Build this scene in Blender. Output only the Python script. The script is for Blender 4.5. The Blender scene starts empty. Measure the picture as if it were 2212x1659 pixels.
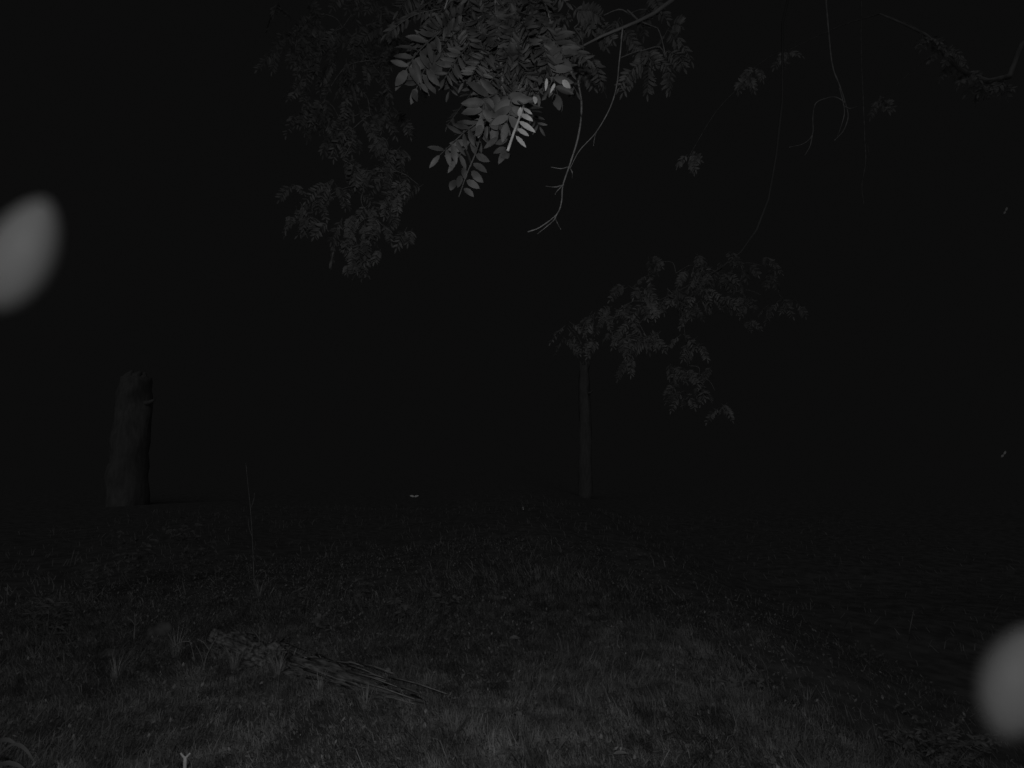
import bpy, math, random
import numpy as np
from mathutils import Vector, Matrix, noise

R = math.radians
rng = np.random.default_rng(11)
random.seed(11)
scene = bpy.context.scene
C = scene.collection

# ------------------------------------------------------------------ camera, world, lamps, exposure
CAM_H, TILT, HFOV = 1.8, R(6.8), R(75)
cam_data = bpy.data.cameras.new('camera')
cam = bpy.data.objects.new('camera', cam_data); C.objects.link(cam)
cam.location = (0, 0, CAM_H); cam.rotation_euler = (R(90) + TILT, 0, 0)
cam_data.sensor_width = 36; cam_data.lens = 18 / math.tan(HFOV / 2)
cam_data.clip_start = 0.004; cam_data.clip_end = 900
cam_data.dof.use_dof = True; cam_data.dof.focus_distance = 4.5
cam_data.dof.aperture_fstop = 16          # the lens opening: ~1.9 mm
scene.camera = cam

world = bpy.data.worlds.new('World'); scene.world = world; world.use_nodes = True
bg = world.node_tree.nodes['Background']
bg.inputs['Color'].default_value = (1, 1, 1, 1); bg.inputs['Strength'].default_value = 0.0036

ambient_fill_d = bpy.data.lights.new('ambient_fill', 'SUN'); ambient_fill_d.energy = 0.062; ambient_fill_d.angle = R(70)  # added soft fill, lifts unlit surfaces to the black level; no real moon
ambient_fill = bpy.data.objects.new('ambient_fill', ambient_fill_d); C.objects.link(ambient_fill)
ambient_fill.rotation_euler = (R(56), 0, R(-8))

def aim(o, az, el):
    d = Vector((math.sin(az) * math.cos(el), math.cos(az) * math.cos(el), math.sin(el)))
    o.rotation_euler = d.to_track_quat('-Z', 'Y').to_euler()
ir_d = bpy.data.lights.new('infrared_lamp', 'SPOT'); ir_d.energy = 70; ir_d.spot_size = R(122)
ir_d.spot_blend = 1.0; ir_d.shadow_soft_size = 0.012
ir = bpy.data.objects.new('infrared_lamp', ir_d); C.objects.link(ir)
ir.location = (-0.01, 0, CAM_H + 0.19); aim(ir, R(-6), R(-7))
drop_fill_d = bpy.data.lights.new('drop_fill_lamp', 'POINT'); drop_fill_d.energy = 0.0235; drop_fill_d.shadow_soft_size = 0.006  # added tiny lamp, only there to brighten the drops by the lens
drop_fill = bpy.data.objects.new('drop_fill_lamp', drop_fill_d); C.objects.link(drop_fill); drop_fill.location = (0, -0.03, CAM_H + 0.02)

scene.view_settings.view_transform = 'Standard'; scene.view_settings.look = 'None'
scene.view_settings.exposure = 0; scene.view_settings.gamma = 1
scene.render.engine = 'CYCLES'
scene.cycles.max_bounces = 4; scene.cycles.transparent_max_bounces = 4

# ------------------------------------------------------------------ helpers
FPX = 1106 / math.tan(HFOV / 2)              # focal length in units of a 2212 x 1659 picture
RM = Matrix.Rotation(R(90) + TILT, 3, 'X')
def ray(px, py): return RM @ Vector(((px - 1106) / FPX, -(py - 829.5) / FPX, -1.0))
def P(px, py, d): return Vector((0, 0, CAM_H)) + ray(px, py) * d

def terrain(x, y):
    h = 0.05 * math.sin(x * .9 + 1.3) * math.sin(y * .55) + 0.12 * math.exp(-((x + .2) ** 2) / 5 - ((y - 6) ** 2) / 30)
    h += 0.10 * noise.noise(Vector((x * .35, y * .35, 2.0))) + 0.025 * noise.noise(Vector((x * 1.9, y * 1.9, 5.0)))
    t = min(1, max(0, (y - 5) / 9)); h += .55 * t * t * (3 - 2 * t) * math.exp(-((x - .4) / 3.2) ** 2)
    t = min(1, max(0, (x - 2.0) / 2.6)); h -= 0.55 * t * t * (3 - 2 * t) * min(1, 14 / max(y, 1))
    t = min(1, max(0, (-x - 2.2) / 3.0)); h += 0.16 * t
    track = math.exp(-((x - (2.3 - .12 * (y - 6))) / .45) ** 2); h -= 0.09 * track * (1 if y < 14 else max(0, 1 - (y - 14) / 8))
    return h
def G(px, py):
    d = ray(px, py); t = 1.0
    while t < 60:
        p = Vector((0, 0, CAM_H)) + d * t
        if p.z <= terrain(p.x, p.y): return Vector((p.x, p.y, terrain(p.x, p.y)))
        t += 0.02
    return Vector((p.x, p.y, 0))

def mesh_np(name, V, F4=None, F3=None, mat=None, parent=None, smooth=False):
    me = bpy.data.meshes.new(name)
    V = np.asarray(V, dtype=np.float32).reshape(-1, 3)
    parts, sizes = [], []
    if F4 is not None and len(F4): F4 = np.asarray(F4, dtype=np.int32); parts.append(F4.ravel()); sizes += [np.full(len(F4), 4)]
    if F3 is not None and len(F3): F3 = np.asarray(F3, dtype=np.int32); parts.append(F3.ravel()); sizes += [np.full(len(F3), 3)]
    loops = np.concatenate(parts); sz = np.concatenate(sizes)
    me.vertices.add(len(V)); me.vertices.foreach_set('co', V.ravel())
    me.loops.add(len(loops)); me.loops.foreach_set('vertex_index', loops)
    me.polygons.add(len(sz)); st = np.concatenate([[0], np.cumsum(sz)[:-1]])
    me.polygons.foreach_set('loop_start', st.astype(np.int32))
    if smooth: me.polygons.foreach_set('use_smooth', np.ones(len(sz), dtype=bool))
    me.update(calc_edges=True); me.validate()
    o = bpy.data.objects.new(name, me); C.objects.link(o)
    if mat: me.materials.append(mat)
    if parent is not None:
        o.parent = parent; o.matrix_parent_inverse = Matrix.Translation(-parent.location)
    return o

class MB:
    """collects quads and triangles for ONE mesh object (world coordinates)"""
    def __init__(s): s.v, s.q, s.t = [], [], []
    def add(s, vs, qs=(), ts=()):
        b = len(s.v); s.v += [tuple(v) for v in vs]
        s.q += [tuple(b + i for i in f) for f in qs]; s.t += [tuple(b + i for i in f) for f in ts]
    def tube(s, pts, r0, r1, n=6, wob=0.0, ridge=0.0):
        pts = [Vector(p) for p in pts]; k = len(pts); vs = []; up = None
        for i, p in enumerate(pts):
            d = (pts[min(i + 1, k - 1)] - pts[max(i - 1, 0)]).normalized()
            if up is None: up = d.orthogonal().normalized()
            up = (up - d * up.dot(d)).normalized(); w = d.cross(up)
            r = r0 + (r1 - r0) * i / (k - 1)
            for j in range(n):
                a = 2 * math.pi * j / n
                rr = r * (1 + wob * noise.noise(Vector((math.cos(a) * 1.6, math.sin(a) * 1.6, i * .35 + p.x))) + ridge * noise.noise(Vector((math.cos(a) * 6, math.sin(a) * 6, i * .12))))
                vs.append(p + (up * math.cos(a) + w * math.sin(a)) * rr)
        qs = [(i * n + j, i * n + (j + 1) % n, (i + 1) * n + (j + 1) % n, (i + 1) * n + j) for i in range(k - 1) for j in range(n)]
        vs += [pts[0], pts[-1]]; a, b = len(vs) - 2, len(vs) - 1
        ts = [(a, (j + 1) % n, j) for j in range(n)] + [(b, (k - 1) * n + j, (k - 1) * n + (j + 1) % n) for j in range(n)]
        s.add(vs, qs, ts)
    def leaf(s, base, d, nrm, L, W, bend=.15, fold=.25):
        """an elliptic leaf: folded along the midrib and curved towards its tip"""
        d = d.normalized(); side = d.cross(nrm)
        if side.length < 1e-4: side = d.orthogonal()
        side.normalize(); n = side.cross(d).normalized()
        st = ((.16, .66), (.42, 1.0), (.68, .86), (.88, .45)); vs = [base]
        for t, w in st:
            c = base + d * (L * t) - n * (bend * L * t * t)
            vs += [c, c + side * (W * .5 * w) + n * (fold * W * .5 * w), c - side * (W * .5 * w) + n * (fold * W * .5 * w)]
        vs.append(base + d * L - n * (bend * L))
        q, t3 = [], [(0, 1, 2), (0, 3, 1)]
        for i in range(3):
            a = 1 + 3 * i; b = a + 3
            q += [(a, b, b + 1, a + 1), (a, a + 2, b + 2, b)]
        t3 += [(10, 13, 11), (10, 12, 13)]
        s.add(vs, q, t3)
    def pinnate(s, pts, n_pairs, L, W, nrm, rr=.0016, one_side=0, start=.2, jit=.25):
        """a compound leaf: rachis through pts, leaflets in pairs and one at the tip"""
        pts = [Vector(p) for p in pts]
        fine = smooth(pts, 10)
        s.tube(fine, rr * 1.3, rr * .6, 4)
        for i in range(n_pairs):
            t = start + (1 - start) * i / n_pairs
            f = t * (len(fine) - 1); k = int(f); p = fine[k].lerp(fine[min(k + 1, len(fine) - 1)], f - k)
            d = (fine[min(k + 1, len(fine) - 1)] - fine[max(k - 1, 0)]).normalized()
            sd = d.cross(nrm).normalized()
            for sg in ((-1, 1) if not one_side else (one_side,)):
                if random.random() < .06: continue
                dd = sd * sg + d * random.uniform(.25, .65) + Vector((0, 0, -random.uniform(.05, .45)))
                nn = nrm + Vector([random.uniform(-jit, jit) * 1.6 for _ in range(3)])
                sc = (.72 + .4 * math.sin(math.pi * (.15 + .75 * t))) * random.uniform(.85, 1.1)
                s.leaf(p + d * random.uniform(-.004, .004), dd, nn, L * sc, W * sc, random.uniform(0, .35), random.uniform(.05, .5))
        d = (fine[-1] - fine[-2]).normalized()
        s.leaf(fine[-1], d + Vector((0, 0, -.2)), nrm, L * .9, W * .9)
    def build(s, name, mat, parent=None, smooth=False): return mesh_np(name, s.v, s.q, s.t, mat, parent, smooth)

def smooth(pts, n):
    """points along a Catmull-Rom curve"""
    pts = [Vector(p) for p in pts]
    if len(pts) == 2: return [pts[0].lerp(pts[1], i / n) for i in range(n + 1)]
    q = [pts[0] * 2 - pts[1]] + pts + [pts[-1] * 2 - pts[-2]]; out = []
    m = max(2, n // (len(pts) - 1))
    for i in range(1, len(q) - 2):
        a, b, c, d = q[i - 1:i + 3]
        for k in range(m):
            t = k / m
            out.append(.5 * ((2 * b) + (c - a) * t + (2 * a - 5 * b + 4 * c - d) * t * t + (3 * b - a - 3 * c + d) * t ** 3))
    return out + [pts[-1]]

def tag(o, label=None, cat=None, group=None, kind=None):
    if label: o['label'] = label
    if cat: o['category'] = cat
    if group: o['group'] = group
    if kind: o['kind'] = kind
    return o
def empty(name, loc, label, cat, group=None):
    o = bpy.data.objects.new(name, None); o.location = loc; o.empty_display_size = .1; C.objects.link(o)
    return tag(o, label, cat, group)

def grey(name, lo, hi, scale=8, rough=.7, detail=4, stretch=(1, 1, 1), bump=0, spec=.3, trans=0):
    m = bpy.data.materials.new(name); m.use_nodes = True; nt = m.node_tree; b = nt.nodes['Principled BSDF']
    tc = nt.nodes.new('ShaderNodeTexCoord'); mp = nt.nodes.new('ShaderNodeMapping'); mp.inputs['Scale'].default_value = stretch
    nz = nt.nodes.new('ShaderNodeTexNoise'); nz.inputs['Scale'].default_value = scale; nz.inputs['Detail'].default_value = detail
    rp = nt.nodes.new('ShaderNodeValToRGB')
    rp.color_ramp.elements[0].position = .36; rp.color_ramp.elements[0].color = (lo, lo, lo, 1)
    rp.color_ramp.elements[1].position = .66; rp.color_ramp.elements[1].color = (hi, hi, hi, 1)
    L = nt.links.new
    L(tc.outputs['Object'], mp.inputs['Vector']); L(mp.outputs['Vector'], nz.inputs['Vector']); L(nz.outputs['Fac'], rp.inputs['Fac']); L(rp.outputs['Color'], b.inputs['Base Color'])
    b.inputs['Roughness'].default_value = rough; b.inputs['Specular IOR Level'].default_value = spec
    if bump:
        bm = nt.nodes.new('ShaderNodeBump'); bm.inputs['Strength'].default_value = bump; bm.inputs['Distance'].default_value = .02
        L(nz.outputs['Fac'], bm.inputs['Height']); L(bm.outputs['Normal'], b.inputs['Normal'])
    if trans:
        tr = nt.nodes.new('ShaderNodeBsdfTranslucent'); mx = nt.nodes.new('ShaderNodeMixShader'); mx.inputs[0].default_value = trans
        L(rp.outputs['Color'], tr.inputs['Color']); L(b.outputs[0], mx.inputs[1]); L(tr.outputs[0], mx.inputs[2])
        L(mx.outputs[0], nt.nodes['Material Output'].inputs['Surface'])
    return m
M = dict(
    soil=grey('soil', .17, .295, 5, .95, 8, bump=.2),
    grass=grey('grass_blades', .24, .62, 5, .6, 8, spec=.2, trans=.2),
    litter=grey('leaf_litter', .12, .62, 14, .8, 3),
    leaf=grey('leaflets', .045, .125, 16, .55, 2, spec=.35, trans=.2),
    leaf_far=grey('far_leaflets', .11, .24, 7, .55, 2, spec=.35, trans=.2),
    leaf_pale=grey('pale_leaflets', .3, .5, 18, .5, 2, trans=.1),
    crown=grey('crown_leaves', .3, .48, 1.5, .7, 3, trans=.2),
    weed=grey('weed_leaves', .2, .42, 12, .6, 2, trans=.2),
    bark=grey('bark', .22, .42, 9, .9, 6, (1, 1, .25), .7),
    dark_bark=grey('dark_bark', .11, .16, 9, .9, 6, (1, 1, .25), .7),
    far_bark=grey('far_bark', .22, .31, 9, .9, 6, (1, 1, .25), .7),
    twig=grey('twig_bark', .15, .28, 30, .8, 3),
    pale_twig=grey('pale_twig_bark', .24, .42, 30, .8, 3),
    log=grey('weathered_wood', .10, .50, 14, .85, 6, (.22, 3.2, 3.2), .5),
    stem=grey('dry_stems', .34, .55, 20, .8, 2),
    stone=grey('stone', .15, .26, 14, .9, 6, bump=.4),
    metal=grey('painted_metal', .62, .8, 30, .4, 3),
    wing=grey('insect_wing', .5, .7, 90, .5, 2),
    drop=grey('water_film', .62, .72, 60, .35, 2, spec=.2),
)

# ------------------------------------------------------------------ the ground
xs = np.concatenate([-np.geomspace(8, 320, 26)[::-1], np.linspace(-7.8, 7.8, 157), np.geomspace(8, 320, 26)])
ys = np.concatenate([-np.geomspace(2, 60, 12)[::-1], np.linspace(-1.8, 14, 159), np.geomspace(14.3, 620, 34)])
V = [(x, y, terrain(x, y) if abs(y) < 60 else terrain(x, 60.0)) for y in ys for x in xs]
nx, ny = len(xs), len(ys)
I = np.arange(nx * ny).reshape(ny, nx)
F = np.stack([I[:-1, :-1], I[:-1, 1:], I[1:, 1:], I[1:, :-1]], -1).reshape(-1, 4)
tag(mesh_np('ground', V, F, mat=M['soil'], smooth=True), 'dark rough ground falling away to the right of the grass', 'ground', kind='structure')

# terrain on a grid for quick lookups
gx = np.linspace(-16, 16, 321); gy = np.linspace(1.5, 33.5, 321)
TZ = np.array([[terrain(x, y) for x in gx] for y in gy])
def tz(x, y):
    fx = np.clip((x - gx[0]) / .1, 0, 319.99); fy = np.clip((y - gy[0]) / .1, 0, 319.99)
    i, j = fx.astype(int), fy.astype(int); a, b = fx - i, fy - j
    return TZ[j, i] * (1 - a) * (1 - b) + TZ[j, i + 1] * a * (1 - b) + TZ[j + 1, i] * (1 - a) * b + TZ[j + 1, i + 1] * a * b
NZ = rng.random((64, 64))
def vnoise(x, y, s):
    u, v = (x * s) % 63, (y * s) % 63; i, j = u.astype(int), v.astype(int); a, b = u - i, v - j
    a = a * a * (3 - 2 * a); b = b * b * (3 - 2 * b)
    return NZ[j, i] * (1 - a) * (1 - b) + NZ[j, (i + 1) % 64] * a * (1 - b) + NZ[(j + 1) % 64, i] * (1 - a) * b + NZ[(j + 1) % 64, (i + 1) % 64] * a * b
def cover(x, y):
    """how thickly grass grows: full on the mown track, thin to the right and behind the log"""
    c = .1 + 1.1 * vnoise(x, y, 1.7) * (.5 + vnoise(x + 9, y + 4, .6)) * (.45 + 1.0 * vnoise(x + 1, y + 8, 5.5))
    c = c + .8 * np.exp(-(((x - .6 + .12 * (y - 6)) / .8) ** 2)) * (y < 14)          # the denser mown strip
    c *= 1 - .96 / (1 + np.exp(-(x - (2.55 - .30 * (y - 4.5))) / .16))                   # edge of the drop at the right
    c += .30 * np.exp(-(((x - (2.75 - .40 * (y - 6.5))) / .28) ** 2)) * (y > 6.8) * (y < 11)
    c *= 1 - .88 / (1 + np.exp(-(y - 7.2 - .9 * np.clip(x + 2.6, 0, 9)) / .45)) * (x < 1.5)
    c *= 1 - .8 * np.exp(-(((x + 1.5) / 1.1) ** 2 + ((y - 7.7) / .9) ** 2))
    c *= 1 - .5 * np.exp(-(((x - (2.1 - .42 * (y - 6.5))) / .28) ** 2)) * (y > 5.6) * (y < 12)
    c *= 1 - .7 * np.clip((y - 9.5) / 5, 0, 1)
    c += .9 * np.exp(-(((x - 2.95) / .35) ** 2 + ((y - 4.5) / .45) ** 2))

    return np.clip(c, 0.03, 1.1)
def blades(n, x0, x1, y0, y1, h0, h1, w, fan):
    x = rng.uniform(x0, x1, n); y = y0 + (y1 - y0) * rng.random(n) ** 1.15
    keep = (rng.random(n) < cover(x, y)) & (np.abs(x) < fan * y + 1.2); x, y = x[keep], y[keep]; n = len(x)
    z = tz(x, y) - .004
    tall = .35 + .8 * vnoise(x + 3, y + 7, 1.1) + .7 * vnoise(x + 5, y + 2, 4.5)
    h = rng.uniform(h0, h1, n) * tall * np.where(rng.random(n) < .03, 1.9, 1)
    a = rng.uniform(0, 2 * np.pi, n) ; lean = rng.uniform(.2, 2.0, n) * h
    la = 2 * np.pi * vnoise(x, y, .9) + rng.normal(0, 1.1, n)
    sx, sy = np.cos(a) * w * .5, np.sin(a) * w * .5; sx = sx * rng.uniform(.6, 1.3, n)
    dx, dy = np.cos(la) * lean, np.sin(la) * lean
    Vv = np.empty((n, 5, 3))
    Vv[:, 0] = np.stack([x - sx, y - sy, z], -1); Vv[:, 1] = np.stack([x + sx, y + sy, z], -1)
    Vv[:, 2] = np.stack([x + dx * .35 + sx * .8, y + dy * .35 + sy * .8, z + h * .6], -1)
    Vv[:, 3] = np.stack([x + dx * .35 - sx * .8, y + dy * .35 - sy * .8, z + h * .6], -1)
    Vv[:, 4] = np.stack([x + dx, y + dy, z + np.maximum(h * .95 - lean * .35, h * .25)], -1)
    return Vv.reshape(-1, 3), n
Va, na = blades(420000, -6, 4.4, 2.6, 8.5, .03, .105, .0048, .85)
Vb, nb = blades(200000, -12, 12, 8.0, 26, .06, .15, .012, .8)
V = np.concatenate([Va, Vb]); base = np.arange(na + nb)[:, None] * 5
tag(mesh_np('grass', V, base + np.array([0, 1, 2, 3]), base + np.array([3, 2, 4]), M['grass']),
    'short rough grass covering the lit ground', 'grass', kind='stuff')

# broad low leaves and dead litter between the blades
n = 90000
x = rng.uniform(-6, 4.5, n); y = rng.uniform(2.7, 12, n)
k = rng.random(n) < (.45 + .9 * np.exp(-(((x + 2.2) / 2.2) ** 2 + ((y - 8) / 1.6) ** 2))) * (1 - .8 / (1 + np.exp(-(x - 2.6) / .3)))
x, y = x[k], y[k]; n = len(x); z = tz(x, y) + rng.uniform(.0, .05, n) ** 1.0
a = rng.uniform(0, 2 * np.pi, n); L = rng.uniform(.012, .05, n); W = L * rng.uniform(.3, .6, n); el = rng.uniform(-.2, .9, n)
d = np.stack([np.cos(a) * np.cos(el), np.sin(a) * np.cos(el), np.sin(el)], -1); s = np.stack([-np.sin(a), np.cos(a), rng.uniform(-.4, .4, n)], -1)
b = np.stack([x, y, z], -1); Vv = np.stack([b, b + d * (L * .5)[:, None] + s * (W * .5)[:, None], b + d * L[:, None], b + d * (L * .5)[:, None] - s * (W * .5)[:, None]], 1)
tag(mesh_np('ground_cover', Vv.reshape(-1, 3), np.arange(n * 4).reshape(-1, 4), mat=M['litter']),
    'small broad weed leaves and dead litter low among the grass', 'ground cover', kind='stuff')

# ------------------------------------------------------------------ trees
def hang_dir(spread=1.0, drop=.8, bias=Vector((0, 0, 0))):
    a = random.uniform(0, 2 * math.pi)
    return (Vector((math.cos(a) * spread, math.sin(a) * spread * .7, -drop * random.uniform(.3, 1.4))) + bias).normalized()
def to_cam(p): return (Vector((0, 0, CAM_H)) - p).normalized()
def spray(mb, c, n, length, pairs, L, W, bias=Vector((0, 0, 0)), drop=.8, jit=.3):
    for _ in range(n):
        d = hang_dir(1, drop, bias); ln = length * random.uniform(.7, 1.15)
        p0 = c + Vector([random.gauss(0, .012) for _ in range(3)])
        p1 = p0 + d * ln * .5; p2 = p1 + (d + Vector((0, 0, -.45))).normalized() * ln * .5
        nrm = (to_cam(p1) + Vector([random.gauss(0, .5) for _ in range(3)]) + Vector((0, 0, .5))).normalized()
        mb.pinnate([p0, p1, p2], pairs, L, W, nrm, rr=.0014, jit=jit)
def twig_tree(mb, root, pts, r0=.006):
    """joins every cluster to the nearest one already joined, starting from the root"""
    done = [root]; todo = list(pts)
    while todo:
        a, b = min(((a, b) for a in done for b in todo), key=lambda ab: (ab[0] - ab[1]).length * (1 if ab[1].z < ab[0].z else 1.35))
        mid = a.lerp(b, .5) + Vector((random.uniform(-.04, .04), random.uniform(-.04, .04), .03))
        mb.tube(smooth([a, mid, b], 6), r0 * (.9 if a is root else .6), r0 * .4, 5)
        done.append(b); todo.remove(b)

def trunk_and_limbs(root, trunk_pts, r0, r1, limbs, mat='bark'):
    t = MB(); t.tube(smooth(trunk_pts, 16), r0, r1, 14, .25); t.build('trunk', M[mat], root, True)
    for pts, ra, rb in limbs:
        l = MB(); l.tube(smooth(pts, 14), ra, rb, 8, .2); l.build('limb', M[mat], root, True)

# --- 1. near tree, trunk beside the camera outside the picture, its leaves hang brightest at the top
g = Vector((-1.9, -.5, terrain(-1.9, -.5)))
t1 = empty('tree', g, 'near tree whose brightest feathery leaves droop into the top centre', 'tree', 'trees over the clearing')
hub = P(1075, -190, 2.1)
trunk_and_limbs(t1, [g - Vector((0, 0, .1)), g + Vector((.1, 0, 1.6)), g + Vector((.3, .2, 3.4)), g + Vector((.5, .5, 5.0))], .17, .09,
                [([g + Vector((.25, .15, 3.0)), Vector((-1.0, .9, 3.75)), Vector((-.45, 1.5, 3.8)), hub], .05, .012)])
tw = MB(); fo = MB()
axis = smooth([hub, P(1070, -20, 2.05), P(1080, 110, 2.0), P(1085, 205, 1.95), P(1065, 290, 1.9)], 12)
tw.tube(axis, .008, .003, 6)
for a, b in (((1000, -70), (960, 20)), ((1150, -60), (1190, 50)), ((1090, 30), (1000, 60)), ((1090, 100), (1150, 120))):
    tw.tube(smooth([P(a[0], a[1], 2.08), P((a[0] + b[0]) / 2, (a[1] + b[1]) / 2 - 12, 2.05), P(b[0], b[1], 2.02)], 6), .005, .002, 5)
for cx, cy, d, k, bx in ((1060, -60, 2.15, 14, 0), (1000, -40, 2.1, 10, -.35), (1120, -40, 2.1, 10, .35), (940, -50, 2.2, 6, -.5), (1060, 30, 2.05, 12, 0),
                         (1010, 50, 2.0, 8, -.5), (1120, 40, 2.0, 8, .5), (1080, 100, 2.0, 9, .1), (1090, 160, 1.97, 5, .1), (1150, 80, 2.05, 5, .5), (960, 40, 2.05, 4, -.6)):
    spray(fo, P(cx, cy, d), int(k * 1.5), .19, 12, .038, .0098, Vector((bx, 0, 0)), 1.1, .9)
def frond(mb, pts, d, pairs, L, W, one=0, tilt=Vector((0, 0, .2)), start=.15):
    q = [P(x, y, d + dd) for x, y, dd in pts]
    mb.pinnate(q, pairs, L, W, (to_cam(q[1]) + tilt).normalized(), rr=.0022, one_side=one, start=start, jit=.45)
frond(fo, [(1075, 235, .05), (1010, 280, .02), (950, 335, 0)], 1.95, 8, .054, .017)
frond(fo, [(1060, 240, .05), (1020, 300, .02), (985, 345, 0)], 1.98, 6, .052, .017)
frond(fo, [(1085, 200, 0), (1075, 235, -.03), (1070, 270, -.03)], 1.9, 4, .062, .027)
frond(fo, [(1080, 200, 0), (1050, 215, -.03), (1040, 255, -.03)], 1.88, 4, .06, .026)
frond(fo, [(1095, 200, 0), (1105, 225, -.03), (1095, 265, -.03)], 1.86, 4, .06, .024)
frond(fo, [(960, 60, 0), (905, 110, -.02), (872, 160, -.03)], 1.9, 5, .058, .019)
frond(fo, [(960, 90, 0), (925, 135, -.02), (900, 190, -.03)], 1.95, 6, .056, .022)
frond(fo, [(1010, 100, 0), (985, 130, -.02), (960, 170, -.03)], 1.95, 8, .042, .012)
frond(fo, [(1150, 60, 0), (1195, 85, -.02), (1220, 125, -.02)], 2.0, 7, .055, .02)
frond(fo, [(1150, 110, 0), (1185, 140, -.02), (1205, 205, -.02)], 2.0, 6, .055, .02)
frond(fo, [(1120, 120, 0), (1150, 150, -.02), (1160, 200, -.02)], 2.05, 6, .05, .018)
tw.tube(smooth([P(1085, 205, 1.95), P(1125, 222, 1.8), P(1135, 240, 1.62)], 8), .003, .002, 5)
tw.build('twig', M['twig'], t1, True)
def ZD(x, y): return (x / 2.304 + 640) * .864, y / 2.304 * .864
def placed(mb, lst, d, w):
    for x0, y0, x1, y1, k in lst:
        p, q = P(*ZD(x0, y0), d), P(*ZD(x1, y1), d - .02)
        mb.leaf(p, q - p, (to_cam(p) + Vector((random.gauss(0, .25), 0, random.gauss(.1, .2)))).normalized(), (q - p).length, w * k, random.uniform(.05, .2), random.uniform(.1, .3))
placed(fo, [(1265, 890, 1338, 928, 1), (1250, 940, 1328, 985, 1), (1240, 985, 1302, 1048, 1.1), (1213, 1038, 1284, 1082, 1), (1198, 1085, 1252, 1124, .9), (1195, 965, 1205, 1030, .9),
            (1180, 1010, 1165, 1072, .9), (1150, 1035, 1120, 1088, 1.2), (870, 405, 808, 488, 1.3), (903, 515, 925, 577, .9), (948, 478, 990, 532, .7), (985, 400, 1045, 490, 1.1),
            (1718, 540, 1748, 622, 1.3), (1640, 440, 1632, 490, .7), (1360, 690, 1385, 740, 1.4), (1440, 590, 1500, 670, 1.2), (1410, 650, 1425, 705, 1.2), (1300, 720, 1270, 780, 1.1),
            (1395, 790, 1320, 850, .8), (1450, 800, 1380, 830, .8), (1440, 850, 1370, 880, .8), (1440, 860, 1400, 940, .9), (1470, 895, 1410, 900, .8)], 1.85, .02)
fo.tube(smooth([P(*ZD(1290, 800), 1.87), P(*ZD(1262, 890), 1.85), P(*ZD(1215, 1000), 1.84), P(*ZD(1168, 1135), 1.83)], 10), .0026, .0016, 5)
fo.build('foliage', M['leaf'], t1)
pf = MB()
pf.tube(smooth([P(*ZD(1540, 612), 1.6), P(*ZD(1513, 690), 1.58), P(*ZD(1483, 770), 1.56), P(*ZD(1450, 868), 1.54)], 10), .0024, .0036, 6)
placed(pf, [(1515, 698, 1608, 757, 1), (1505, 740, 1567, 776, .8), (1497, 782, 1552, 842, .75), (1525, 658, 1593, 688, 1), (1540, 622, 1588, 653, .6), (1516, 672, 1524, 622, .8),
            (1675, 450, 1670, 515, .55), (1722, 480, 1700, 526, .5), (1765, 462, 1806, 505, 1.1), (1604, 555, 1612, 588, .9)], 1.58, .0135)
pf.build('foliage', M['leaf_pale'], t1)['label'] = 'pale bright leaf with leaflets on its right side only, at the tip of the cluster'

# --- 2. tree to the left, farther back
g = Vector((-5.6, 4.4, terrain(-5.6, 4.4)))
t2 = empty('tree', g, 'dim tree whose fine hanging leaves fill the top left of centre', 'tree', 'trees over the clearing')
hub = P(760, -150, 4.6)
trunk_and_limbs(t2, [g - Vector((0, 0, .1)), g + Vector((.1, 0, 2)), g + Vector((0, .2, 4)), g + Vector((.3, .2, 6.5))], .2, .11,
                [([g + Vector((0, .2, 3.9)), Vector((-4, 4.5, 5.3)), Vector((-2.4, 4.6, 5.6)), hub], .07, .02)])
pts = [(650, 50, 4.7), (690, 100, 4.6), (740, 60, 4.7), (740, 150, 4.5), (800, 130, 4.5), (785, 200, 4.4), (700, 215, 4.6), (820, 40, 4.8), (760, 280, 4.5), (640, 150, 4.8), (870, 110, 4.7),
       (740, 345, 4.5), (810, 370, 4.5), (700, 430, 4.6), (675, 470, 4.7), (780, 430, 4.4), (800, 470, 4.4), (760, 500, 4.5), (840, 500, 4.5), (905, 400, 4.5), (760, 515, 4.5), (710, 500, 4.6), (640, 200, 4.9), (760, 100, 4.6), (800, 250, 4.5), (730, 250, 4.6), (860, 60, 4.6), (770, 400, 4.5), (700, 30, 4.7), (770, -20, 4.7), (840, 180, 4.6), (680, 160, 4.6)]
W3 = [P(a, b, c) for a, b, c in pts]
tw = MB(); twig_tree(tw, hub, W3, .005); tw.build('twig', M['twig'], t2, True)
fo = MB()
for p in W3:
    for _ in range(5):
        q = p + Vector([random.gauss(0, .12), random.gauss(0, .14), random.gauss(0, .10)])
        if random.random() < .85: spray(fo, q, random.choice((1, 2, 3)), random.uniform(.13, .25), 9, random.uniform(.034, .046), .0125, Vector((random.uniform(-.5, .3), 0, 0)), 1.3, .6)
fo.build('foliage', M['leaf_far'], t2)

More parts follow.
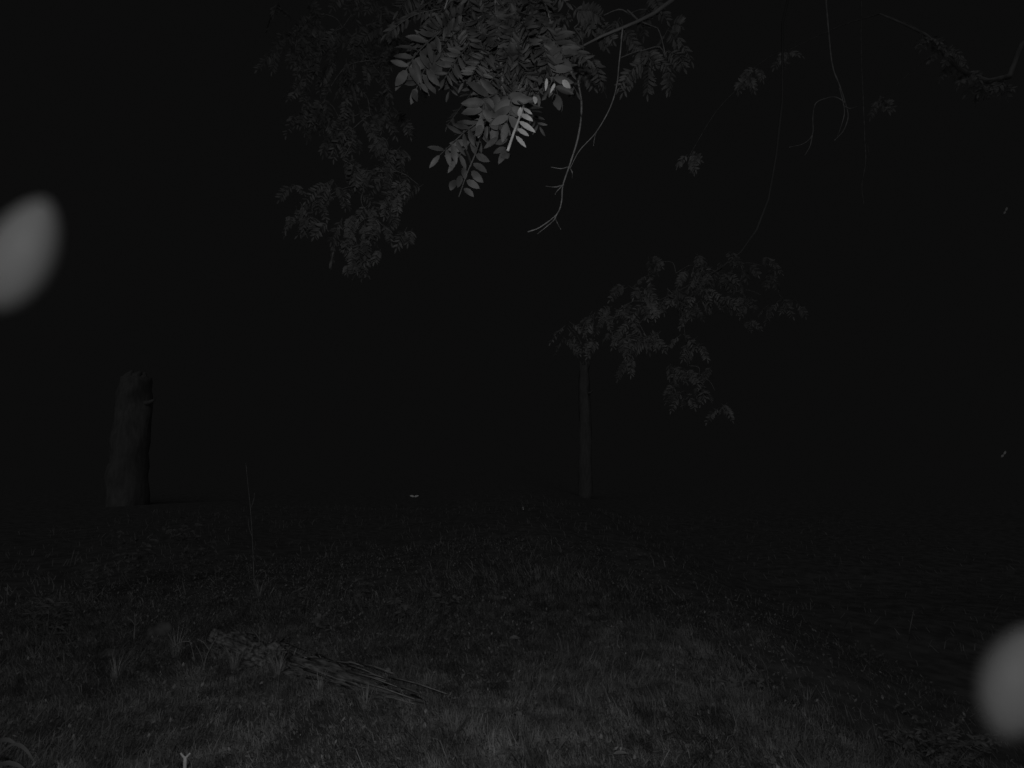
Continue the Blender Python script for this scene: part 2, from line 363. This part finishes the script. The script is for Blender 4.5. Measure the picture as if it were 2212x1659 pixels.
# --- 3. tree to the right: pale limb across the top and leaves right of centre
g = Vector((4.2, 1.6, terrain(4.2, 1.6)))
t3 = empty('tree', g, 'tree with a thin pale limb and leaf tufts right of the brightest leaves', 'tree', 'trees over the clearing')
hub = P(1450, 2, 3.2)
trunk_and_limbs(t3, [g - Vector((0, 0, .1)), g + Vector((-.1, .1, 2)), g + Vector((-.1, .3, 4)), g + Vector((-.4, .4, 6.5))], .19, .1,
                [([g + Vector((-.1, .3, 4.4)), P(2300, -620, 2.6), P(1850, -330, 3.0), P(1560, -110, 3.2), hub, P(1380, 45, 3.15), P(1300, 78, 3.1), P(1235, 112, 3.1)], .022, .003)], 'far_bark')
pts = [(1290, 40, 3.2), (1360, 30, 3.2), (1400, 20, 3.3), (1340, 125, 3.1), (1385, 110, 3.1), (1420, 60, 3.2), (1440, 130, 3.2), (1470, 130, 3.25), (1260, 130, 3.05), (1225, 140, 3.0), (1240, 60, 3.1)]
W3 = [P(a, b, c) for a, b, c in pts]
tw = MB(); twig_tree(tw, P(1380, 45, 3.15), W3, .006); tw.build('twig', M['twig'], t3, True)
fo = MB()
for i, p in enumerate(W3): spray(fo, p + Vector((random.gauss(0, .05), random.gauss(0, .08), random.gauss(0, .05))), 4, .16, 9, .038, .0115, Vector((.1, 0, 0)), 1.0)
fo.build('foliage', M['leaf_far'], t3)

# --- 4. tree farther right: the drooping bough in the middle of the picture
g = Vector((8.6, 6.8, terrain(8.6, 6.8)))
t4 = empty('tree', g, 'tree whose long low bough carries dim leaves right of the middle of the picture', 'tree', 'trees over the clearing')
hub = P(1730, -120, 5.9)
trunk_and_limbs(t4, [g - Vector((0, 0, .1)), g + Vector((.1, 0, 2)), g + Vector((0, .2, 4.5)), g + Vector((.3, .2, 7.5))], .22, .1,
                [([g + Vector((0, .1, 6.0)), P(2500, -400, 6.4), P(2050, -330, 6.2), hub, P(1690, 220, 5.7), P(1660, 430, 5.6), P(1600, 545, 5.5), P(1500, 610, 5.3), P(1400, 660, 5.1), P(1310, 690, 5.0)], .016, .003)], 'dark_bark')
pts = [(1430, 565, 5.2), (1460, 590, 5.2), (1500, 575, 5.3), (1440, 620, 5.1), (1600, 570, 5.5), (1650, 575, 5.6), (1560, 600, 5.4), (1370, 650, 5.0), (1420, 670, 5.0), (1470, 650, 5.1),
       (1500, 640, 5.2), (1280, 690, 5.0), (1255, 715, 5.0), (1320, 700, 4.95), (1380, 700, 4.9), (1400, 735, 4.9), (1345, 750, 4.95), (1650, 640, 5.6), (1540, 640, 5.3), (1590, 630, 5.5),
       (1490, 790, 5.2), (1510, 815, 5.2), (1545, 845, 5.25), (1475, 830, 5.2)]
W3 = [P(a, b, c) for a, b, c in pts]
tw = MB(); twig_tree(tw, P(1500, 610, 5.3), W3, .004); tw.build('twig', M['twig'], t4, True)
fo = MB()
for i, p in enumerate(W3): 
    for _ in range(3):
        q = p + Vector([random.gauss(0, .13), random.gauss(0, .16), random.gauss(0, .09)])
        if random.random() < .95: spray(fo, q, random.choice((2, 3, 4)), random.uniform(.12, .20), 9, random.uniform(.030, .042), .0115, Vector((-.1, 0, 0)), 1.1, .6)
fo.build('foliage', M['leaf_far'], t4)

# --- 5. sparse leaf ends high on the right
g = Vector((9.6, 4.6, terrain(9.6, 4.6)))
t5 = empty('tree', g, 'faint tree with knobbly sparse branch ends in the top right corner', 'tree', 'trees over the clearing')
hub = P(2300, 40, 6.2)
trunk_and_limbs(t5, [g - Vector((0, 0, .1)), g + Vector((.1, 0, 2)), g + Vector((0, .2, 4.5)), g + Vector((.3, .2, 8))], .22, .1,
                [([g + Vector((.1, .1, 4.2)), Vector((7.6, 5.6, 5.4)), hub, P(2180, 165, 6.1), P(2100, 165, 6.0), P(2050, 125, 6.0), P(2000, 75, 6.0), P(1900, 30, 6.2)], .04, .008)])
pts = [(2010, 80, 6.0), (2035, 105, 6.0), (2060, 130, 6.0), (2090, 155, 6.0), (2120, 180, 6.0), (2165, 172, 6.0), (1900, 220, 6.2), (1630, 145, 6.2), (1615, 170, 6.2), (1490, 335, 6.0), (1700, 110, 6.2)]
W3 = [P(a, b, c) for a, b, c in pts]
tw = MB(); twig_tree(tw, P(1900, 30, 6.2), W3, .006); tw.build('twig', M['twig'], t5, True)
fo = MB()
for i, p in enumerate(W3): spray(fo, p, 6, .15, 6, .05, .018, Vector((0, 0, 0)), .9, .7)
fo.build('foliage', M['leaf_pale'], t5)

# --- two broken trunks far back, hardly lit
def snag(px, dist, r, top_px, label):
    v = ray(px, top_px); x = v.x / v.y * dist; g = Vector((x, dist, terrain(x, dist))); top = CAM_H + v.z / v.y * dist
    t = empty('broken_trunk', g, label, 'tree trunk', 'broken trunks behind the clearing'); h = top - g.z
    b = MB(); b.tube(smooth([g - Vector((0, 0, .3)), g + Vector((0, 0, h * .3)), g + Vector((r * .1, 0, h * .55)), g + Vector((0, .1, h * .8)), g + Vector((0, .1, h))], 20), r * 1.12, r * .8, 18, .3, .12)
    b.build('trunk', M['far_bark'], t, True)
    for k in range(5):
        c = g + Vector((math.cos(k * 1.3) * r * .45, math.sin(k * 1.3) * r * .3 + .1, h - .1)); b = MB(); b.tube([c, c + Vector((random.gauss(0, .05), 0, .2)), c + Vector((random.gauss(0, .08), 0, random.uniform(.25, .4)))], r * .4, r * .08, 6, .3); b.build('jagged_end', M['far_bark'], t, True)
    for k, (f, sd) in enumerate(((.78, 1),)):
        c = g + Vector((0, 0, h * f)); b = MB(); b.tube(smooth([c, c + Vector((sd * r * .9, -.1, .08)), c + Vector((sd * r * 1.3, -.15, .2))], 6), r * .22, r * .07, 7, .3); b.build('limb_stub', M['far_bark'], t, True)
snag(292, 27, .72, 815, 'thick broken dark trunk standing far back at the left')
snag(1262, 36, .34, 790, 'slim broken dark trunk below the low bough, right of centre')

# ------------------------------------------------------------------ bare twigs and vines hanging in the air
def strands(name, label, cat, lines, d0, mat, r, group=None, top_d=None):
    root = empty(name, P(lines[0][0][0], lines[0][0][1], d0), label, cat, group)
    for i, ln in enumerate(lines):
        b = MB(); pts = [P(x, y, d0 + (.06 * math.sin(k * 1.3 + i) if k else 0)) for k, (x, y) in enumerate(ln)]
        rr = r * (1 if i == 0 else .7 if len(ln) > 4 else .55)
        b.tube(smooth(pts, 8 * len(pts)), rr, rr * .45, 6, .35)
        b.build('stem' if i == 0 else 'side_shoot', mat, root, True)
    return root
strands('hanging_twig', 'long bare forked twig hanging below the brightest leaves and curling left at its tip', 'twig', [
    [(1238, 105), (1247, 165), (1256, 225), (1250, 290), (1231, 355), (1216, 400), (1213, 435), (1203, 462), (1168, 490), (1140, 501)],
    [(1345, 60), (1338, 130), (1332, 185), (1318, 232), (1288, 285), (1252, 325), (1232, 362)],
    [(1203, 462), (1196, 476), (1180, 490), (1160, 506)],
    [(1230, 360), (1212, 364), (1190, 361)], [(1230, 362), (1236, 372), (1236, 386)],
    [(1216, 400), (1198, 404), (1178, 402)], [(1288, 285), (1284, 300), (1282, 315)],
    [(1199, 470), (1204, 482), (1211, 495)], [(1218, 398), (1204, 412), (1199, 420)]], 3.0, M['pale_twig'], .0050, 'bare hanging twigs')
strands('hanging_twig', 'bare hooked twig looping down at the upper right', 'twig', [
    [(1780, -60), (1786, 20), (1792, 90), (1799, 145), (1814, 185), (1826, 222), (1832, 252), (1822, 282), (1803, 303)],
    [(1826, 222), (1806, 210), (1782, 213), (1762, 224), (1756, 252), (1755, 290), (1736, 310), (1705, 318)],
    [(1813, 190), (1820, 215), (1824, 245), (1815, 278), (1808, 296)],
    [(1755, 290), (1750, 315), (1738, 336)], [(1822, 228), (1836, 234), (1852, 230)]], 4.2, M['pale_twig'], .0052, 'bare hanging twigs')
strands('hanging_twig', 'faint thin straight twig hanging right of the hooked one', 'twig', [
    [(1862, -40), (1860, 100), (1864, 200), (1868, 300), (1870, 350), (1862, 400), (1866, 442)], [(1868, 300), (1874, 315), (1878, 335)]], 5.6, M['twig'], .006, 'bare hanging twigs')

# ------------------------------------------------------------------ fallen log
a, b = G(470, 1398), G(925, 1535)
a.z += .01; b.z -= .01
ctr = (a + b) / 2
lg = empty('fallen_log', Vector((ctr.x, ctr.y, ctr.z - .1)), 'rotting fallen log, broken in two, lying diagonally in the grass left of centre', 'log')
ax = (b - a).normalized(); sdv = ax.cross(Vector((0, 0, 1))).normalized()
for t0, t1_, ra, rb in ((0, .34, .12, .15), (.45, 1, .11, .06)):
    p, q = a.lerp(b, t0), a.lerp(b, t1_); c = (p + q) / 2; mb = MB()
    mb.tube(smooth([p, p.lerp(q, .3) + Vector((0, .03, .01)), p.lerp(q, .7) + Vector((0, -.03, -.02)), q - Vector((0, 0, .02))], 40), ra, rb, 48, .45, .5)
    lo = mb.build('wood', M['log'])
    # give the wood its own axis so that its grain runs along the log
    Q = Matrix((ax, sdv * -1, ax.cross(sdv * -1))).transposed().to_4x4(); Q.translation = c
    lo.data.transform(Q.inverted()); lo.parent = lg; lo.matrix_parent_inverse = Matrix.Translation(-lg.location); lo.matrix_basis = Q
for i in range(70):                                    # splinters, loose bark strips and chips
    chip = i < 22; t = random.uniform(.30, .52) if chip else random.uniform(.45, .82) if i < 58 else random.uniform(0, .3)
    p = a.lerp(b, t) + sdv * (random.uniform(-.16, -.02) if chip else random.uniform(-.18, .14)) + Vector((0, 0, random.uniform(.02, .12)))
    ln = random.uniform(.04, .13) if chip else random.uniform(.2, .6); d = (ax + Vector([random.gauss(0, .5 if chip else .06) for _ in range(3)])).normalized()
    s_ = MB(); s_.tube([p, p + d * ln * .5 + Vector((0, 0, .01)), p + d * ln], random.uniform(.005, .013), .003, 5, .5)
    s_.build('splinter', M['stem'] if random.random() < .7 else M['weed'], lg, True)
s_ = MB(); p = G(838, 1470) + Vector((0, 0, .08)); s_.tube(smooth([p, P(845, 1452, 6.2), P(856, 1436, 6.2)], 6), .022, .008, 8, .4); s_.build('branch_stub', M['stem'], lg, True)

# ------------------------------------------------------------------ weeds, stems, shrubs
def weed(px, py, h, n, L, W, label, name='weed', cat='weed', spread=.6, group='weeds in the grass', mat='weed', stems=4, dist=None):
    g = G(px, py) if dist is None else dist
    r = empty(name, g, label, cat, group); f = MB(); s = MB()
    for k in range(stems):
        a = random.uniform(0, 6.28); e = g + Vector((math.cos(a) * spread * h * random.random(), math.sin(a) * spread * h * random.random(), h * random.uniform(.6, 1.05)))
        q = smooth([g + Vector((random.gauss(0, .02), random.gauss(0, .02), -.02)), g.lerp(e, .5) + Vector((random.gauss(0, .03), random.gauss(0, .03), .04)), e], 8)
        s.tube(q, .0032, .0015, 5)
        for i in range(int(n * 1.7)):
            t = random.uniform(.2, 1); p = q[min(len(q) - 1, int(t * len(q)))]; aa = random.uniform(0, 6.28)
            f.leaf(p, Vector((math.cos(aa), math.sin(aa), random.uniform(-.3, .9))), Vector((random.gauss(0, .4), -.6, 1)), L * random.uniform(.6, 1.2), W * random.uniform(.7, 1.2), .3)
    s.build('stem', M['weed'], r, True); f.build('foliage', M[mat], r); return r
weed(98, 1400, .42, 9, .12, .02, 'spiky weed standing near the left edge, level with the log', stems=6)
weed(290, 1262, .75, 10, .10, .05, 'taller bushy weed at the left, in front of the thick far trunk', stems=6)
weed(412, 1255, .85, 9, .10, .06, 'leafy weed between the bushy weed and the thin sapling', stems=5)
weed(205, 1290, .45, 9, .09, .04, 'low bushy weed at the far left rim of the grass', stems=5)
weed(640, 1325, .35, 8, .08, .03, 'small upright weed right of the sapling foot', stems=4)
weed(775, 1300, .26, 8, .08, .045, 'weed with one pale leaf behind the upper end of the log', stems=4)
weed(850, 1345, .28, 9, .08, .035, 'middle weed in the dark patch behind the log', stems=5)
weed(700, 1385, .25, 8, .07, .035, 'weed touching the far side of the log', stems=5)
weed(960, 1330, .25, 9, .07, .03, 'weed right of the dark patch, nearest the lit track', stems=5)
weed(1565, 1500, .24, 3, .10, .032, 'two-leaved sprout at the right rim of the lit grass', stems=1, spread=.1)
weed(1625, 1500, .14, 6, .07, .03, 'low sprout just right of the two-leaved one', stems=3)
weed(1880, 1440, .20, 5, .06, .03, 'lone faint weed in the dark at the right', stems=3)
weed(2035, 1665, .30, 26, .045, .016, 'dense leafy clump in the bottom right, beside the blurred drop', stems=16, spread=1.4)
weed(1540, 1350, .14, 5, .07, .03, 'faint low weed on the far side of the wheel track', stems=3)
# grass tuft
def tuft(px, py, h, n, label, spread=.5, w=.008, group='tufts of long grass'):
    g = G(px, py); b = MB()
    for _ in range(n):
        a = random.uniform(0, 6.28); hh = h * random.uniform(.5, 1.1); o = Vector((math.cos(a), math.sin(a), 0)); s = o.cross(Vector((0, 0, 1))) * w * .5
        p0 = g + o * random.uniform(0, .03) - Vector((0, 0, .01)); p1 = p0 + o * hh * spread * .3 + Vector((0, 0, hh * .6)); p2 = p0 + o * hh * spread * random.uniform(.6, 1.2) + Vector((0, 0, hh * .95))
        b.add([p0 - s, p0 + s, p1 + s * .8, p1 - s * .8, p2], [(0, 1, 2, 3)], [(3, 2, 4)])
    tag(b.build('grass_tuft', M['stem' if px < 900 else 'weed']), label, 'grass tuft', group)
tuft(1745, 1548, .26, 46, 'upright grass tuft at the right, in the dark beyond the lit grass', .5)
tuft(1722, 1585, .16, 22, 'smaller tuft just in front of the upright one at the right')
tuft(1300, 1470, .15, 26, 'tuft in the middle of the lit track', .7)
tuft(985, 1600, .17, 30, 'tuft at the near end of the log', .8)
tuft(505, 1452, .26, 40, 'tall pale tuft before the upper end of the log', .7)
tuft(600, 1470, .22, 34, 'tuft leaning on the near side of the upper log piece', .8)
tuft(690, 1502, .18, 34, 'tuft in front of the gap where the log is broken', .8)
tuft(790, 1535, .18, 34, 'tuft on the near side of the lower log piece', .8)
tuft(380, 1425, .30, 40, 'tall pale tuft right of the rounded stone', .6)
tuft(250, 1475, .22, 34, 'tuft in the grass left of the log, nearer than the stones', .7)
tuft(560, 1290, .30, 30, 'arching tuft at the foot of the thin sapling', 1.1, .014)
tuft(1120, 1405, .12, 26, 'pale tuft on the lit track right of the log', .9)

def bare(label, lines, d_px, name='dry_weed', r=.006, mat='stem'):
    r *= 1.1; g = G(*d_px); v = (g - Vector((0, 0, CAM_H))); d = v.dot(RM @ Vector((0, 0, -1)))
    root = empty(name, g, label, 'dry weed', 'dead weed stalks')
    for i, ln in enumerate(lines):
        b = MB(); q = [g - Vector((0, 0, .02))] if i == 0 else []
        q += [P(x, y, d - .02 * k) for k, (x, y) in enumerate(ln)]
        b.tube(smooth(q, 12), r * (1 if i == 0 else .7), r * .35, 5, .3); b.build('stalk' if i == 0 else 'side_stalk', M[mat], root, True)
    return root
bare('forked dead stalk in front of the upper end of the log', [[(441, 1440), (447, 1415), (458, 1393), (468, 1376)], [(441, 1440), (434, 1415), (424, 1395)], [(452, 1404), (440, 1388), (425, 1380)]], (440, 1458))
bare('short leaning dead stalk left of the forked one', [[(418, 1415), (413, 1395), (407, 1378)], [(410, 1385), (390, 1388), (368, 1402)]], (421, 1432))
bare('straight upright dead stalk behind the upper end of the log', [[(558, 1420), (560, 1385), (562, 1355)], [(560, 1380), (552, 1368), (545, 1362)]], (557, 1432))
bare('dead stalk beside the pale stone at the left', [[(290, 1370), (292, 1345), (290, 1325)], [(291, 1350), (284, 1340), (276, 1336)], [(292, 1352), (300, 1344), (304, 1334)]], (290, 1388), r=.008)
bare('thin pale dead stalk leaning in the grass below the log', [[(682, 1500), (675, 1482), (668, 1470)], [(676, 1485), (680, 1476), (684, 1470)]], (686, 1512), r=.0045)
bare('leaning dead stalk low in the right of the lit grass', [[(1322, 1560), (1330, 1545), (1340, 1528)], [(1330, 1545), (1326, 1536), (1325, 1528)]], (1318, 1572), r=.0035)
sp = bare('thin faint sapling stem rising at the left behind the log', [[(548, 1230), (545, 1160), (541, 1100), (536, 1050), (531, 1000)], [(545, 1160), (538, 1140), (536, 1120)], [(541, 1100), (548, 1080), (550, 1065)]], (550, 1272), 'sapling', .008, 'pale_twig')
sp['category'] = 'sapling'; sp['group'] = 'young trees'

# big arching leaves in the bottom left corner
g = Vector((-1.95, 2.1, 0)); g.z = terrain(g.x, g.y)
bl = empty('broad_leaf_plant', g, 'plant with long arching leaves in the bottom left corner', 'plant')
def strap(pts, d, w):
    q = smooth([P(x, y, d) for x, y in pts], 14); b = MB(); vs = []
    for i, p in enumerate(q):
        t = i / (len(q) - 1); dr = (q[min(i + 1, len(q) - 1)] - q[max(i - 1, 0)]).normalized(); s = dr.cross(to_cam(p) + Vector((0, 0, .8))).normalized()
        ww = w * math.sin(math.pi * (.12 + .86 * t)) ** .7; vs += [p - s * ww * .5, p - Vector((0, 0, .12 * ww)), p + s * ww * .5]
    qs = [(3 * i + j, 3 * i + j + 1, 3 * i + j + 4, 3 * i + j + 3) for i in range(len(q) - 1) for j in (0, 1)]
    b.add(vs, qs); b.build('leaf', M['leaf_far'], bl, True)
strap([(-60, 1650), (-10, 1606), (14, 1598), (34, 1606)], 2.5, .020)
strap([(-10, 1636), (28, 1608), (54, 1618), (76, 1648)], 2.45, .013)
strap([(-40, 1690), (2, 1652), (30, 1650), (55, 1662)], 2.4, .018)
strap([(-60, 1590), (-20, 1560), (0, 1552), (13, 1557)], 2.5, .016)
strap([(-70, 1720), (-50, 1640), (-40, 1600), (-50, 1570)], 2.5, .02)
b = MB(); b.tube([g - Vector((0, 0, .05)), P(-60, 1760, 2.45), P(-40, 1660, 2.45)], .012, .006, 6); b.build('stem', M['stem'], bl, True)

# ------------------------------------------------------------------ small things
# stake with a forked top
top = P(400, 1634, 2.9); g = Vector((top.x, top.y, terrain(top.x, top.y)))
st = empty('garden_stake', g, 'thin pale stake with a small forked top at the bottom edge', 'stake')
b = MB(); b.tube([g - Vector((0, 0, .1)), g + Vector((.003, 0, (top.z - g.z) * .5)), top], .0075, .0075, 10); b.build('shaft', M['metal'], st, True)
for sg in (-1, 1):
    b = MB(); b.tube(smooth([top - Vector((0, 0, .008)), top + Vector((sg * .010, 0, .002)), top + Vector((sg * .021, 0, .014))], 6), .006, .004, 8); b.build('prong', M['metal'], st, True)

def stone(px, py, rx, ry, rz, label, rot=0, mat='stone'):
    g = G(px, py); import bmesh
    bm = bmesh.new(); bmesh.ops.create_icosphere(bm, subdivisions=4, radius=1)
    sx = random.random() * 50
    for v in bm.verts:
        f = 1 + .28 * noise.noise(v.co * 1.1 + Vector((sx, 0, 0))) + .08 * noise.noise(v.co * 3.7 + Vector((sx, 3, 0)))
        c = v.co * f; v.co = Vector((c.x * rx, c.y * ry, c.z * rz))
    me = bpy.data.meshes.new('stone'); bm.to_mesh(me); bm.free(); me.materials.append(M[mat])
    for p in me.polygons: p.use_smooth = True
    o = bpy.data.objects.new('stone', me); o.location = g + Vector((0, 0, rz * .5)); o.rotation_euler = (.1, rot, .4); C.objects.link(o)
    tag(o, label, 'stone', 'stones in the grass')
stone(345, 1378, .13, .08, .10, 'rounded stone among dead stalks left of the log', -.5)
stone(235, 1420, .08, .06, .05, 'small stone left of the rounded one')

def dead_leaf(px, py, L, W, ang, label, lift=.02):
    g = G(px, py) + Vector((0, 0, lift)); b = MB()
    b.leaf(g, Vector((math.cos(ang), math.sin(ang), .25)), Vector((random.gauss(0, .2), -.5, 1)), L, W, .3, .35)
    b.tube([g, g - Vector((math.cos(ang), math.sin(ang), .1)) * L * .3], .0012, .0008, 4)
    tag(b.build('fallen_leaf', M['leaf_pale']), label, 'fallen leaf', 'pale fallen leaves')
for px, py, L, W, an, lb in (
    (712, 1490, .09, .035, .1, 'pale fallen leaf just below the middle of the log'),
    (736, 1489, .06, .03, .6, 'smaller pale fallen leaf right beside the one below the log'),
    (1100, 1392, .10, .05, 0, 'pale fallen leaf on the lit track right of the log'),
    (1078, 1410, .08, .04, .4, 'fallen leaf a step nearer than the one on the track'),
    (1070, 1650, .07, .03, .2, 'pale fallen leaf at the bottom edge near the centre'),
    (1130, 1650, .05, .03, 1.0, 'curled fallen leaf second from the left along the bottom edge'),
    (1325, 1650, .08, .026, 0, 'pale fallen leaf at the bottom edge right of centre'),
    (1480, 1635, .05, .025, .3, 'small fallen leaf rightmost along the bottom edge'),
    (1128, 1565, .06, .03, 2.6, 'fallen leaf in the bright grass below the near end of the log'),
    (778, 1272, .06, .05, .3, 'pale fallen leaf in the dark patch at the back')):
    dead_leaf(px, py, L, W, an, lb, .05)

def insect(px, py, d, s, label, ang=0):
    p = P(px, py, d); r = empty('insect', p, label, 'insect', 'flying insects'); b = MB()
    ax_ = Vector((math.cos(ang), .2, math.sin(ang))); b.tube([p - ax_ * s * .5, p - ax_ * s * .2, p + ax_ * s * .2, p + ax_ * s * .5], s * .1, s * .06, 8, .1); b.build('body', M['stem'], r, True)
    for sg in (-1, 1):
        w = MB(); w.leaf(p, Vector((sg * math.cos(ang + .5), -.2, .25 + sg * math.sin(ang))), Vector((0, -1, .5)), s * 1.1, s * .5); w.build('wing', M['wing'], r)
insect(895, 1073, 5.5, .034, 'tiny pale insect flying low over the far grass left of centre')
insect(2168, 982, 5.0, .030, 'tiny insect in flight at the right edge, mid height', .6)
insect(2172, 456, 5.0, .030, 'tiny insect in flight at the right edge, upper part', .7)
insect(1130, 1098, 6.0, .014, 'tiniest insect, a dot over the far grass near the centre', 1.2)

# ------------------------------------------------------------------ water drops hanging close to the lens
import bmesh
def drop(px, py, d, ra, rb, tilt, label):
    """px, py in the 2212-wide picture; ra, rb real half length and half width in metres"""
    bm = bmesh.new(); bmesh.ops.create_uvsphere(bm, u_segments=32, v_segments=20, radius=1)
    for v in bm.verts:
        k = max(0, 1 - v.co.z ** 2) ** .14; w = rb * k * (1 - .12 * v.co.z); v.co = Vector((v.co.x * w, v.co.y * rb * .8 * k, v.co.z * ra))
    me = bpy.data.meshes.new('water_drop'); bm.to_mesh(me); bm.free(); me.materials.append(M['drop'])
    for p in me.polygons: p.use_smooth = True
    o = bpy.data.objects.new('water_drop', me); o.location = P(px, py, d); o.rotation_euler = (0, tilt, 0); C.objects.link(o)
    tag(o, label, 'water drop', 'water drops close to the lens')
drop(45, 550, .040, .0036, .0019, R(20), 'blurred pale oval water drop close to the lens at the left edge')
drop(2196, 1474, .040, .0034, .0020, R(21), 'blurred pale oval water drop close to the lens at the bottom right edge')
